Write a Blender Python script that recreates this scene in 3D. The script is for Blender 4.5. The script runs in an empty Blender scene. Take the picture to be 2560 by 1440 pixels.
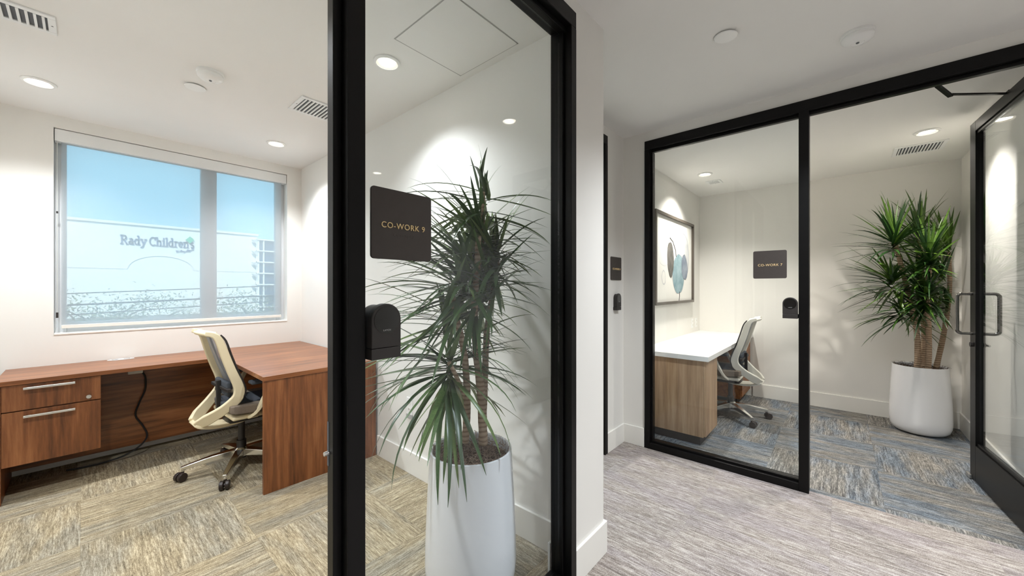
import bpy, bmesh, math, random
from mathutils import Vector, Matrix, Euler
random.seed(7)
S = bpy.context.scene
COL = S.collection
R = math.radians

# ------------------------------------------------------------------ camera, sky, sun, exposure
FPX, HC = 938.0, 1.31                       # focal length in pixels of the 2560 px frame, lens height
TH = math.atan2(821, 938)                   # heading from +X towards +Y
CT, ST = math.cos(TH), math.sin(TH)
cd = bpy.data.cameras.new('camera'); cam = bpy.data.objects.new('camera', cd); COL.objects.link(cam)
cd.sensor_width = 36; cd.lens = 36 * FPX / 2560; cd.clip_start = 0.02; cd.clip_end = 600
cam.location = (0, 0, HC); cam.rotation_euler = (R(90), 0, TH - R(90))
S.camera = cam
W = bpy.data.worlds.new('sky'); S.world = W; W.use_nodes = True
bg = W.node_tree.nodes['Background']
bg.inputs['Color'].default_value = (0.38, 0.76, 1.0, 1); bg.inputs['Strength'].default_value = 0.9
sl = bpy.data.lights.new('sun', 'SUN'); so = bpy.data.objects.new('sun', sl); COL.objects.link(so)
sl.energy = 2.7; sl.angle = R(0.6); sl.color = (1, 0.95, 0.88)
so.rotation_euler = Vector((0.35, 0.8, -0.75)).to_track_quat('-Z', 'Y').to_euler()
VS = S.view_settings
VS.view_transform = 'Standard'; VS.look = 'None'; VS.gamma = 1; VS.use_curve_mapping = False
VS.exposure = 1.3
S.cycles.use_denoising = True
S.cycles.max_bounces = 9; S.cycles.diffuse_bounces = 5; S.cycles.glossy_bounces = 4
S.cycles.transparent_max_bounces = 24; S.cycles.sample_clamp_indirect = 6
S.cycles.caustics_reflective = False; S.cycles.caustics_refractive = False
P_OFFICE, P_HALL, P_ROOM = 49.0, 84.0, 57.0     # watts of the downlights

# ------------------------------------------------------------------ materials
def srgb(r, g, b):
    f = lambda v: (v/255/12.92) if v/255 <= .04045 else ((v/255+.055)/1.055)**2.4
    return (f(r), f(g), f(b), 1)
class NT:
    def __init__(s, name):
        s.m = bpy.data.materials.new(name); s.m.use_nodes = True; s.t = s.m.node_tree
        s.p = s.t.nodes['Principled BSDF']; s.out = s.t.nodes['Material Output']
    def n(s, ty, **kw):
        nd = s.t.nodes.new(ty)
        for k, v in kw.items():
            if k.startswith('i_'):
                key = k[2:]; key = int(key) if key.isdigit() else key.replace('_', ' ')
                nd.inputs[key].default_value = v
            else: setattr(nd, k, v)
        return nd
    def l(s, a, b): s.t.links.new(a, b)
    def math(s, op, a, b=None):
        nd = s.n('ShaderNodeMath', operation=op)
        for i, v in enumerate((a, b)):
            if v is None: continue
            if isinstance(v, (int, float)): nd.inputs[i].default_value = v
            else: s.l(v, nd.inputs[i])
        return nd.outputs[0]
    def ramp(s, fac, stops, interp='LINEAR'):
        nd = s.n('ShaderNodeValToRGB'); cr = nd.color_ramp; cr.interpolation = interp
        while len(cr.elements) < len(stops): cr.elements.new(.5)
        for e, (p, c) in zip(cr.elements, stops): e.position = p; e.color = c if len(c) == 4 else (*c, 1)
        s.l(fac, nd.inputs['Fac']); return nd.outputs['Color']
    def mix(s, fac, a, b, blend='MIX'):
        nd = s.n('ShaderNodeMix', data_type='RGBA', blend_type=blend)
        for i, v in ((0, fac), (6, a), (7, b)):
            if isinstance(v, (int, float, tuple)): nd.inputs[i].default_value = v
            else: s.l(v, nd.inputs[i])
        return nd.outputs[2]
    def coord(s, scale=(1, 1, 1), src='Object', offset=None):
        tc = s.n('ShaderNodeTexCoord'); mp = s.n('ShaderNodeMapping'); mp.inputs['Scale'].default_value = scale
        o = tc.outputs[src]
        if offset is not None:
            va = s.n('ShaderNodeVectorMath', operation='ADD'); s.l(o, va.inputs[0]); s.l(offset, va.inputs[1]); o = va.outputs[0]
        s.l(o, mp.inputs['Vector']); return mp.outputs[0]
    def noise(s, vec, scale=1, detail=3, rough=.55):
        nd = s.n('ShaderNodeTexNoise', i_Scale=scale, i_Detail=detail, i_Roughness=rough); s.l(vec, nd.inputs['Vector'])
        return nd.outputs['Fac']
    def bump(s, h, strength=.2, dist=.01):
        nd = s.n('ShaderNodeBump', i_Strength=strength, i_Distance=dist); s.l(h, nd.inputs['Height']); s.l(nd.outputs[0], s.p.inputs['Normal'])
def plain(name, col, rough=.5, metal=0, spec=.5, var=.04, vscale=6, bump=0, bscale=200, coat=0):
    t = NT(name); t.p.inputs['Roughness'].default_value = rough; t.p.inputs['Metallic'].default_value = metal
    t.p.inputs['Specular IOR Level'].default_value = spec; t.p.inputs['Coat Weight'].default_value = coat
    f = t.noise(t.coord(), vscale, 3)
    d = tuple(max(0, c*(1-var)) for c in col[:3]); b = tuple(min(1, c*(1+var)) for c in col[:3])
    t.l(t.ramp(f, [(.3, d), (.7, b)]), t.p.inputs['Base Color'])
    if bump: t.bump(t.noise(t.coord(), bscale, 2), bump, .004)
    return t.m
def carpet(name, dark, mid, light, tint, tint_amt):
    t = NT(name); oi = t.n('ShaderNodeObjectInfo')
    cx = t.n('ShaderNodeCombineXYZ'); k = t.math('MULTIPLY', oi.outputs['Random'], 37.0)
    for i in range(3): t.l(k, cx.inputs[i])
    off = cx.outputs[0]
    streak = t.noise(t.coord((240, 25, 1), offset=off), 1, 2, .6)
    rib = t.noise(t.coord((105, 5.5, 1), offset=off), 1, 2, .5)
    band = t.noise(t.coord((7, 1.6, 1), offset=off), 1, 3, .6)
    tuft = t.noise(t.coord((330, 240, 1), offset=off), 1, 1, .5)
    v = t.math('ADD', t.math('ADD', t.math('MULTIPLY', streak, .40), t.math('MULTIPLY', rib, .33)), t.math('ADD', t.math('MULTIPLY', tuft, .30), t.math('MULTIPLY', band, .10)))
    col = t.ramp(v, [(.37, dark), (.54, mid), (.71, light)])
    tf = t.ramp(band, [(.42, (0, 0, 0)), (.62, (1, 1, 1))])
    tint_f = t.math('MULTIPLY', tf, tint_amt)
    col = t.mix(tint_f, col, t.mix(1.0, col, tint, 'MULTIPLY'))
    t.l(col, t.p.inputs['Base Color']); t.p.inputs['Roughness'].default_value = .95; t.p.inputs['Specular IOR Level'].default_value = .1
    t.bump(v, .55, .006); return t.m
def wood(name, c0, c1, c2, axis='Z', rough=.38):
    sc = {'X': (2.2, 34, 34), 'Y': (34, 2.2, 34), 'Z': (34, 34, 2.2)}[axis]
    t = NT(name)
    oi = t.n('ShaderNodeObjectInfo'); cx = t.n('ShaderNodeCombineXYZ'); k = t.math('MULTIPLY', oi.outputs['Random'], 9.0)
    for i in range(3): t.l(k, cx.inputs[i])
    a = t.noise(t.coord(sc, offset=cx.outputs[0]), 1, 6, .65)
    b = t.noise(t.coord(tuple(v*.22 for v in sc), offset=cx.outputs[0]), 1, 2)
    v = t.math('ADD', t.math('MULTIPLY', a, .65), t.math('MULTIPLY', b, .35))
    t.l(t.ramp(v, [(.33, c0), (.5, c1), (.67, c2)]), t.p.inputs['Base Color'])
    t.p.inputs['Roughness'].default_value = rough; t.bump(a, .06, .002); return t.m
def glass(name, tint=(.97, .99, 1, 1), f0=.028, rough=0.0):
    t = NT(name); tr = t.n('ShaderNodeBsdfTransparent'); tr.inputs[0].default_value = tint
    gl = t.n('ShaderNodeBsdfAnisotropic' if False else 'ShaderNodeBsdfGlossy'); gl.inputs['Roughness'].default_value = rough
    lw = t.n('ShaderNodeLayerWeight'); lw.inputs['Blend'].default_value = .5
    f = t.math('ADD', t.math('MULTIPLY', t.math('POWER', lw.outputs['Facing'], 5.0), 1-f0), f0)
    mx = t.n('ShaderNodeMixShader'); t.l(f, mx.inputs[0]); t.l(tr.outputs[0], mx.inputs[1]); t.l(gl.outputs[0], mx.inputs[2])
    t.l(mx.outputs[0], t.out.inputs['Surface']); return t.m
def screen(name, col, open_frac, transl=.5):
    t = NT(name); tr = t.n('ShaderNodeBsdfTransparent')
    df = t.n('ShaderNodeBsdfDiffuse'); tl = t.n('ShaderNodeBsdfTranslucent')
    w = t.noise(t.coord((900, 900, 900)), 1, 0)
    cc = t.ramp(w, [(.3, tuple(c*.97 for c in col[:3])), (.7, col)])
    t.l(cc, df.inputs[0]); t.l(cc, tl.inputs[0])
    m1 = t.n('ShaderNodeMixShader', i_0=transl); t.l(df.outputs[0], m1.inputs[1]); t.l(tl.outputs[0], m1.inputs[2])
    m2 = t.n('ShaderNodeMixShader', i_0=open_frac); t.l(m1.outputs[0], m2.inputs[1]); t.l(tr.outputs[0], m2.inputs[2])
    t.l(m2.outputs[0], t.out.inputs['Surface']); return t.m
def emit(name, col, k):
    t = NT(name); t.p.inputs['Base Color'].default_value = col; t.p.inputs['Emission Color'].default_value = col
    t.p.inputs['Emission Strength'].default_value = k; return t.m
M = {}
M['wall'] = plain('wall_paint', srgb(233, 231, 226), .75, spec=.25, var=.012, vscale=2, bump=.03, bscale=160)
M['ceil'] = plain('ceiling_paint', srgb(236, 235, 232), .85, spec=.2, var=.01, vscale=2, bump=.03, bscale=140)
M['base'] = plain('baseboard_paint', srgb(238, 236, 230), .42, var=.01)
M['black'] = plain('black_anodised_metal', srgb(11, 10, 10), .38, spec=.22, var=.12, vscale=20, bump=.04, bscale=400)
M['blackplastic'] = plain('black_plastic', srgb(44, 40, 38), .5, var=.1, vscale=30, bump=.05, bscale=500)
M['blackgloss'] = plain('black_glass', srgb(6, 6, 7), .05, spec=.6, var=.05, coat=.5)
M['signplate'] = plain('dark_sign_metal', srgb(64, 57, 53), .55, var=.05, vscale=40, bump=.03, bscale=700)
M['gold'] = plain('brass_lettering', srgb(236, 208, 154), .5, metal=0, var=.04)
M['greytext'] = plain('grey_print', srgb(170, 170, 168), .5, var=.03)
M['glass'] = glass('clear_glass')
M['glass_win'] = glass('window_glass', (.93, .97, .98, 1), .06)
M['white'] = plain('white_plastic', srgb(240, 240, 238), .4, var=.01)
M['whitemetal'] = plain('white_enamel', srgb(232, 233, 232), .4, var=.015)
M['slatback'] = plain('duct_shade_and_fitting_grey', srgb(95, 98, 102), .7, var=.1)  # shade of the vent ducts as a colour; plain grey on small fittings
M['pot'] = plain('white_glazed_fibreglass', srgb(236, 237, 240), .22, var=.012, vscale=3, coat=.2)
M['carpetA'] = carpet('carpet_office', srgb(84, 74, 58), srgb(152, 138, 112), srgb(208, 194, 164), srgb(205, 214, 232), .8)
M['carpetB'] = carpet('carpet_room', srgb(50, 49, 50), srgb(114, 111, 106), srgb(182, 177, 168), srgb(185, 208, 238), .85)
M['carpetH'] = carpet('carpet_hall', srgb(78, 71, 66), srgb(146, 137, 130), srgb(202, 195, 188), srgb(228, 226, 238), .7)  # brown carpet with the bluish daylight put into its lilac-grey colour
M['subfloor'] = plain('subfloor_concrete', srgb(60, 58, 55), .9, var=.1)
wn = (srgb(78, 42, 20), srgb(130, 78, 42), srgb(166, 108, 66))
M['walnutZ'] = wood('walnut_vertical', *wn, 'Z'); M['walnutX'] = wood('walnut_along', *wn, 'X', .3); M['walnutY'] = wood('walnut_across', *wn, 'Y', .3)
oak = (srgb(136, 104, 76), srgb(176, 142, 108), srgb(200, 170, 136))
M['oakZ'] = wood('light_oak', *oak, 'Z', .45)
M['darkwood'] = wood('brown_wood', srgb(92, 54, 28), srgb(138, 88, 50), srgb(170, 116, 72), 'X', .45)
M['quartz'] = plain('white_quartz', srgb(240, 238, 234), .25, var=.03, vscale=9)
M['chrome'] = plain('polished_aluminium', (.78, .77, .74, 1), .16, metal=1, var=.03)
M['nickel'] = plain('brushed_nickel', (.72, .71, .69, 1), .32, metal=1, var=.04)
M['darkchrome'] = plain('dark_chrome', (.20, .19, .18, 1), .14, metal=1, var=.05)
M['cream'] = plain('cream_nylon', srgb(226, 212, 178), .42, var=.02)
M['cream_whitelit'] = plain('cream_nylon_whitelit', srgb(228, 224, 212), .42, var=.02)  # same cream nylon, its whiter look under other light put into the colour
M['mesh'] = screen('grey_chair_mesh', srgb(128, 130, 133), .22, .3)
M['seat'] = plain('slate_fabric', srgb(74, 78, 84), .9, spec=.1, var=.08, vscale=90, bump=.2, bscale=900)
M['seatside'] = plain('taupe_fabric', srgb(124, 112, 100), .9, spec=.1, var=.06, vscale=90, bump=.2, bscale=900)
M['caster'] = plain('dark_brown_caster', srgb(44, 34, 30), .4, var=.1)
M['lamp'] = emit('lit_lamp', (1, .93, .82, 1), 7)
M['cup'] = plain('lamp_reflector', srgb(246, 240, 224), .35, var=.01)
def sunscreen(name, refl, transl, opn):
    t = NT(name); tr = t.n('ShaderNodeBsdfTransparent'); tr.inputs[0].default_value = (opn, opn, opn, 1)
    df = t.n('ShaderNodeBsdfDiffuse'); tl = t.n('ShaderNodeBsdfTranslucent')
    w = t.noise(t.coord((900, 900, 900)), 1, 0)
    t.l(t.ramp(w, [(.3, (refl*.97, refl*.97, refl*.97)), (.7, (refl, refl, refl))]), df.inputs[0])
    tl.inputs[0].default_value = (transl, transl, transl, 1)
    a = t.n('ShaderNodeAddShader'); t.l(df.outputs[0], a.inputs[0]); t.l(tl.outputs[0], a.inputs[1])
    b = t.n('ShaderNodeAddShader'); t.l(a.outputs[0], b.inputs[0]); t.l(tr.outputs[0], b.inputs[1])
    t.l(b.outputs[0], t.out.inputs['Surface']); return t.m
M['shade'] = sunscreen('shade_screen_fabric', .17, .30, .27)
M['shadehem'] = plain('shade_hem', srgb(226, 222, 214), .5, var=.02)
M['winframe'] = plain('window_frame_paint', srgb(206, 208, 210), .45, var=.02)
M['facade'] = plain('white_stucco', srgb(244, 241, 234), .9, var=.02, vscale=.2)
M['facadeline'] = plain('stucco_trim', srgb(214, 210, 205), .9, var=.02)
M['signblue'] = plain('blue_grey_sign', srgb(70, 88, 132), .5, var=.03)
M['signgreen'] = plain('green_sign', srgb(60, 190, 140), .5, var=.03)
M['farglass'] = plain('far_dark_glazing', srgb(62, 84, 110), .15, var=.15, vscale=.4)
M['leaf_t'] = plain('tree_leaf', srgb(120, 126, 92), .7, var=.25, vscale=2)
M['barkout'] = plain('tree_bark', srgb(104, 92, 78), .9, var=.2, vscale=8)
M['cable'] = plain('black_cable', srgb(26, 25, 26), .5, var=.05)
M['asphalt'] = plain('asphalt', srgb(120, 118, 114), .9, var=.08, vscale=.6)
M['canvas'] = plain('art_paper', srgb(240, 238, 232), .7, var=.015, vscale=5)
M['artframe'] = plain('dark_bronze_frame', srgb(92, 84, 76), .4, metal=.3, var=.05)
def leafmat(name, a, b, c):
    t = NT(name); tc = t.n('ShaderNodeTexCoord'); sp = t.n('ShaderNodeSeparateXYZ'); t.l(tc.outputs['Object'], sp.inputs[0])
    oi = t.n('ShaderNodeObjectInfo')
    f = t.math('ADD', t.math('MULTIPLY', oi.outputs['Random'], .7), t.math('MULTIPLY', t.noise(t.coord((60, 60, 60)), 1, 2), .3))
    t.l(t.ramp(f, [(.1, a), (.6, b), (.95, c)]), t.p.inputs['Base Color'])
    t.p.inputs['Roughness'].default_value = .33; t.p.inputs['Specular IOR Level'].default_value = .5
    return t.m
M['leafA'] = leafmat('dracaena_leaf_dark', srgb(44, 68, 36), srgb(70, 98, 54), srgb(124, 146, 84))
M['leafB'] = leafmat('dracaena_leaf_green', srgb(20, 46, 16), srgb(36, 70, 24), srgb(100, 132, 44))
def barkmat(name, a, b):
    t = NT(name); w = t.n('ShaderNodeTexWave', wave_type='BANDS', bands_direction='Z', i_Scale=16, i_Distortion=3.0, i_Detail=2)
    t.l(t.coord((1, 1, 1)), w.inputs['Vector']); t.l(t.ramp(w.outputs['Fac'], [(.1, a), (.6, b)]), t.p.inputs['Base Color'])
    t.p.inputs['Roughness'].default_value = .85; t.bump(w.outputs['Fac'], .35, .006); return t.m
M['trunk'] = barkmat('dracaena_bark', srgb(136, 113, 92), srgb(172, 150, 127))
M['moss'] = plain('grey_spanish_moss', srgb(138, 116, 100), .95, var=.3, vscale=60)
M['soil'] = plain('brown_mulch', srgb(74, 54, 40), .95, var=.3, vscale=60)
def blob(name, c0, c1):
    t = NT(name); f = t.noise(t.coord((7, 7, 7)), 1, 5, .7)
    t.l(t.ramp(f, [(.3, c0), (.7, c1)]), t.p.inputs['Base Color']); t.p.inputs['Roughness'].default_value = .7; return t.m
M['b_dark'] = blob('ink_charcoal', srgb(70, 68, 64), srgb(128, 124, 118))
M['b_teal'] = blob('ink_teal', srgb(104, 138, 148), srgb(172, 194, 200))
M['b_slate'] = blob('ink_slate', srgb(96, 110, 128), srgb(160, 168, 180))
M['b_pale'] = blob('ink_pale', srgb(196, 198, 200), srgb(226, 226, 226))
M['b_edge'] = blob('ink_edge', srgb(130, 140, 148), srgb(170, 172, 176))
M['b_line'] = blob('ink_line', srgb(60, 58, 56), srgb(90, 86, 84))

# ------------------------------------------------------------------ geometry helpers
def put(o, label=None, cat=None, group=None, kind=None):
    for k, v in (('label', label), ('category', cat), ('group', group), ('kind', kind)):
        if v: o[k] = v
    return o
def thing(name, label, cat, loc=(0, 0, 0), rz=0, group=None, kind=None):
    o = bpy.data.objects.new(name, None); COL.objects.link(o); o.empty_display_size = .05
    o.location = loc; o.rotation_euler = (0, 0, rz); return put(o, label, cat, group, kind)
class B:
    def __init__(s): s.b = bmesh.new()
    def box(s, x0, x1, y0, y1, z0, z1, mtx=None):
        x0, x1 = min(x0, x1), max(x0, x1); y0, y1 = min(y0, y1), max(y0, y1); z0, z1 = min(z0, z1), max(z0, z1)
        v = [s.b.verts.new(p) for p in ((x0,y0,z0),(x1,y0,z0),(x1,y1,z0),(x0,y1,z0),(x0,y0,z1),(x1,y0,z1),(x1,y1,z1),(x0,y1,z1))]
        for f in ((0,3,2,1),(4,5,6,7),(0,1,5,4),(1,2,6,5),(2,3,7,6),(3,0,4,7)): s.b.faces.new([v[i] for i in f])
        if mtx: bmesh.ops.transform(s.b, matrix=mtx, verts=v)
        return s
    def ring(s, c, ax, ay, pts): return [s.b.verts.new(c + ax*p[0] + ay*p[1]) for p in pts]
    def loft(s, rings, cap=True, closed=True):
        n = len(rings[0])
        for a, b in zip(rings, rings[1:]):
            for i in range(n if closed else n-1):
                j = (i+1) % n; s.b.faces.new((a[i], a[j], b[j], b[i]))
        if cap and closed:
            s.b.faces.new(rings[0][::-1]); s.b.faces.new(rings[-1])
        return s
    def cyl(s, p0, p1, r0, r1=None, n=20):
        p0, p1 = Vector(p0), Vector(p1); r1 = r0 if r1 is None else r1; d = (p1-p0).normalized()
        ax = d.orthogonal().normalized(); ay = d.cross(ax)
        cs = [(math.cos(2*math.pi*i/n), math.sin(2*math.pi*i/n)) for i in range(n)]
        return s.loft([s.ring(p0, ax, ay, [(c*r0, t*r0) for c, t in cs]), s.ring(p1, ax, ay, [(c*r1, t*r1) for c, t in cs])])
    def lathe(s, prof, n=40, c=(0, 0, 0), cap=True):
        c = Vector(c); rings = []
        for r, z in prof:
            rings.append([s.b.verts.new(c + Vector((max(r, 1e-4)*math.cos(2*math.pi*i/n), max(r, 1e-4)*math.sin(2*math.pi*i/n), z))) for i in range(n)])
        return s.loft(rings, cap)
    def sweep(s, pts, wid, thk, side=None):
        """rectangular bar along pts; wid across `side`, thk across the other normal; wid/thk number or list"""
        pts = [Vector(p) for p in pts]; n = len(pts); rings = []
        for i, p in enumerate(pts):
            d = (pts[min(i+1, n-1)] - pts[max(i-1, 0)]).normalized()
            sd = Vector(side) if side else (d.cross(Vector((0, 0, 1))) if abs(d.z) < .95 else Vector((1, 0, 0)))
            sd = (sd - d*sd.dot(d)).normalized(); up = d.cross(sd)
            w = (wid[i] if isinstance(wid, (list, tuple)) else wid)/2; t = (thk[i] if isinstance(thk, (list, tuple)) else thk)/2
            rings.append(s.ring(p, sd, up, [(-w, -t), (w, -t), (w, t), (-w, t)]))
        return s.loft(rings)
    def tube(s, pts, r, n=8):
        pts = [Vector(p) for p in pts]; m = len(pts); rings = []; ax = None
        for i, p in enumerate(pts):
            d = (pts[min(i+1, m-1)] - pts[max(i-1, 0)]).normalized()
            ax = d.orthogonal().normalized() if ax is None else (ax - d*ax.dot(d)).normalized()
            ay = d.cross(ax); rr = r[i] if isinstance(r, (list, tuple)) else r
            rings.append(s.ring(p, ax, ay, [(rr*math.cos(2*math.pi*k/n), rr*math.sin(2*math.pi*k/n)) for k in range(n)]))
        return s.loft(rings)
    def prism(s, poly, d0, d1, f):
        """poly: 2-D outline; f(u, v, d) -> 3-D point"""
        a = [s.b.verts.new(f(u, v, d0)) for u, v in poly]; b = [s.b.verts.new(f(u, v, d1)) for u, v in poly]
        return s.loft([a, b])
    def build(s, name, mat, parent=None, org=None, smooth=False, bevel=0, seg=2, loc=None, label=None, kind=None, cat=None, group=None, sub=0):
        bmesh.ops.recalc_face_normals(s.b, faces=s.b.faces)
        o0 = Vector(org) if org is not None else None
        if o0 is not None: bmesh.ops.translate(s.b, vec=-o0, verts=s.b.verts)
        me = bpy.data.meshes.new(name); s.b.to_mesh(me); s.b.free()
        me.materials.append(M[mat] if isinstance(mat, str) else mat)
        if smooth:
            me.polygons.foreach_set('use_smooth', [True]*len(me.polygons)); me.set_sharp_from_angle(angle=R(40))
        o = bpy.data.objects.new(name, me); COL.objects.link(o)
        if parent: o.parent = parent
        if loc is not None: o.location = loc
        elif org is not None and not parent: o.location = org
        if bevel:
            md = o.modifiers.new('bevel', 'BEVEL'); md.width = bevel; md.segments = seg; md.limit_method = 'ANGLE'; md.angle_limit = R(50)
        if sub:
            md = o.modifiers.new('subd', 'SUBSURF'); md.levels = sub; md.render_levels = sub
        return put(o, label, cat, group, kind)
def rbox(x0, x1, y0, y1, z0, z1, r, seg=3):
    b = B().box(x0, x1, y0, y1, z0, z1); bmesh.ops.bevel(b.b, geom=list(b.b.edges), offset=r, segments=seg, affect='EDGES', profile=.5); return b
def dup(root, loc=None, rz=None, label=None, group=None, swap=None):
    def cp(o, par):
        c = o.copy(); COL.objects.link(c); c.parent = par
        if swap and o.type == 'MESH' and o.data.materials and o.data.materials[0].name in swap:
            key = o.data.name + '|swap'
            c.data = bpy.data.meshes.get(key) or o.data.copy(); c.data.name = key
            c.data.materials[0] = M[swap[o.data.materials[0].name]]
        for ch in o.children: cp(ch, c)
        return c
    r = cp(root, None)
    if loc is not None: r.location = loc
    if rz is not None: r.rotation_euler = (0, 0, rz)
    return put(r, label, None, group)
def rr2(w, h, r, n=6):           # rounded rectangle outline centred on 0
    p = []
    for cx, cy, a0 in ((w/2-r, h/2-r, 0), (-w/2+r, h/2-r, 90), (-w/2+r, -h/2+r, 180), (w/2-r, -h/2+r, 270)):
        for i in range(n+1): a = R(a0 + 90*i/n); p.append((cx + r*math.cos(a), cy + r*math.sin(a)))
    return p
def text_mesh(txt, size, depth):
    cu = bpy.data.curves.new('lettering', 'FONT'); cu.body = txt; cu.size = size; cu.extrude = depth; cu.align_x = 'CENTER'; cu.align_y = 'CENTER'
    cu.space_character = 1.12; cu.offset = size*.004
    o = bpy.data.objects.new('lettering', cu); COL.objects.link(o)
    dg = bpy.context.evaluated_depsgraph_get(); me = bpy.data.meshes.new_from_object(o.evaluated_get(dg))
    bpy.data.objects.remove(o); bpy.data.curves.remove(cu); return me
def ray(px, py, F):              # point at forward depth F along the line of sight of a photo pixel
    a = (px-1280)/FPX; b = (720-py)/FPX
    return Vector((F*(CT + a*ST), F*(ST - a*CT), HC + F*b))
def smooth_path(pts, k=4):
    pts = [Vector(p) for p in pts]; out = []
    for i in range(len(pts)-1):
        p0, p1, p2, p3 = pts[max(i-1, 0)], pts[i], pts[i+1], pts[min(i+2, len(pts)-1)]
        for j in range(k):
            t = j/k
            out.append(.5*((2*p1) + (p2-p0)*t + (2*p0-5*p1+4*p2-p3)*t*t + (3*p1-p0-3*p2+p3)*t**3))
    return out + [pts[-1]]

# ------------------------------------------------------------------ room shell
XR, YW = 1.53, 4.32                # office: inner face of right wall, inner face of window wall
XL = -0.59                         # office left wall
YF = 0.885                         # hall face of the office front
XP = 1.70                          # end of the pier
XH = 3.05                          # hall face of the meeting-room front
YE = 1.40                          # hall end wall / art wall
XB, YR = 5.36, -0.845              # small room: back wall, right wall
ZO, ZH, ZS = 2.575, 2.59, 2.51     # ceilings: office, hall, small room
ZT = 2.80
HX0, HX1, HZ0, HZ1 = -.143, 1.393, .965, 2.485   # window opening
def wall(name, label, *boxes):
    b = B()
    for bx in boxes: b.box(*bx)
    return b.build(name, 'wall', label=label, cat='wall', kind='structure')
wall('wall_window', 'off-white wall around the wide window above the walnut desk',
     (-.75, HX0, YW, YW+.2, 0, ZT), (HX1, 1.80, YW, YW+.2, 0, ZT), (HX0, HX1, YW, YW+.2, 0, HZ0), (HX0, HX1, YW, YW+.2, HZ1, ZT),
     (1.80, 3.25, YW, YW+.2, 0, .7), (1.80, 3.25, YW, YW+.2, 2.5, ZT), (3.25, 3.5, YW, YW+.2, 0, ZT))
wall('wall_right', 'white side wall behind the tall dracaena, ending in the pier beside the black frame',
     (XR, XP, YF, YW, 0, ZT), (1.42, XR, YF, .985, 0, ZT))
wall('wall_left', 'white wall closing the walnut desk office on its other side', (-.75, XL, YF, YW, 0, ZT), (XL, -.545, YF, .985, 0, ZT))
wall('wall_front', 'white wall strip above the tall black door frame', (-.545, 1.42, YF, .985, 2.51, ZT), (-2.1, -.75, YF, .985, 0, ZT))
wall('wall_hall_end', 'white end wall of the hall carrying the small dark door sign', (2.735, XH, YE, YE+.12, 0, ZT), (XP, 2.735, YE, YE+.12, 2.51, ZT), (XP, 1.76, YE, YE+.12, 0, 2.51))
wall('wall_hall_right', 'white wall around the black glazed front of the small room', (XH, XH+.1, 1.21, YE+.12, 0, ZT), (XH, XH+.1, -.80, 1.21, 2.51, ZT), (XH, XH+.1, -4.1, -.80, 0, ZT))
wall('wall_art', 'off-white wall carrying the framed abstract print', (XH+.1, XB+.14, YE, YE+.12, 0, ZT))
wall('wall_back', 'off-white rear wall of the small room behind the potted dracaena', (XB, XB+.14, YR-.12, YE, 0, ZT))
wall('wall_room_right', 'off-white wall seen through the open glass door', (XH+.1, XB, YR-.12, YR, 0, ZT))
wall('wall_hall_back', 'white wall at the far side of the hall', (-2.1, XH, -4.1, -4.0, 0, ZT))
wall('wall_hall_left', 'white wall closing the hall', (-2.2, -2.1, -4.1, YF+.1, 0, ZT))
wall('wall_neighbour', 'white side wall of the neighbouring office', (3.35, 3.5, YE+.12, YW, 0, ZT))
def ceil(name, label, *bx):
    b = B()
    for q in bx: b.box(*q)
    return b.build(name, 'ceil', label=label, cat='ceiling', kind='structure')
ceil('ceiling_office', 'white ceiling over the walnut desk office', (XL, XR, .985, YW, ZO, ZT))
ceil('ceiling_hall', 'white hall ceiling with smoke detector and sprinkler cap', (-2.1, XH, -4.0, YF, ZH, ZT), (XP, XH, YF, YE, ZH, ZT))
ceil('ceiling_room', 'white ceiling of the small room with the glass front', (XH+.1, XB, YR, YE, ZS, ZT))
ceil('ceiling_neighbour', 'white ceiling of the neighbouring office', (XP, 3.35, YE+.12, YW, ZO, ZT))
# floor slab and carpet tiles
floor = B().box(-2.2, XB+.14, -4.1, YW+.2, -.12, -.007).build('floor', 'subfloor', label='carpet tile floor running through the hall and the offices', cat='floor', kind='structure')
_tm = {}
def tile(x0, x1, y0, y1, mat, turned):
    w, d = (x1-x0, y1-y0) if not turned else (y1-y0, x1-x0)
    k = (round(w, 3), round(d, 3), mat)
    if k not in _tm:
        b = B().box(-w/2+.0002, w/2-.0002, -d/2+.0002, d/2-.0002, -.007, 0); me = bpy.data.meshes.new('carpet_tile')
        bmesh.ops.recalc_face_normals(b.b, faces=b.b.faces); b.b.to_mesh(me); b.b.free(); me.materials.append(M[mat]); _tm[k] = me
    o = bpy.data.objects.new('carpet_tile', _tm[k]); COL.objects.link(o); o.parent = floor
    o.location = ((x0+x1)/2, (y0+y1)/2, random.uniform(-.0006, .0004)); o.rotation_euler = (0, 0, R(90) if turned else 0)
def tiles(x0, x1, y0, y1, ox, oy, mat, checker=None, T=.61):
    i0 = math.floor((x0-ox)/T); j0 = math.floor((y0-oy)/T)
    for i in range(i0, math.ceil((x1-ox)/T)):
        for j in range(j0, math.ceil((y1-oy)/T)):
            a, b, c, d = max(x0, ox+i*T), min(x1, ox+(i+1)*T), max(y0, oy+j*T), min(y1, oy+(j+1)*T)
            if b-a < .01 or d-c < .01: continue
            tile(a, b, c, d, mat, checker is not None and (i+j) % 2 == checker)
tiles(XL, XR, .93, YW, -.01, 2.91, 'carpetA', 0)
tiles(-2.1, XP, -4.0, .93, .48, .04, 'carpetH'); tiles(XP, 3.085, -4.0, YE, .48, .04, 'carpetH')
tiles(3.085, XB, YR, YE, 3.14, -.2, 'carpetB', 0)
tiles(XP, 3.35, YE, YW, 1.9, 1.9, 'carpetA', 0)
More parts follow.
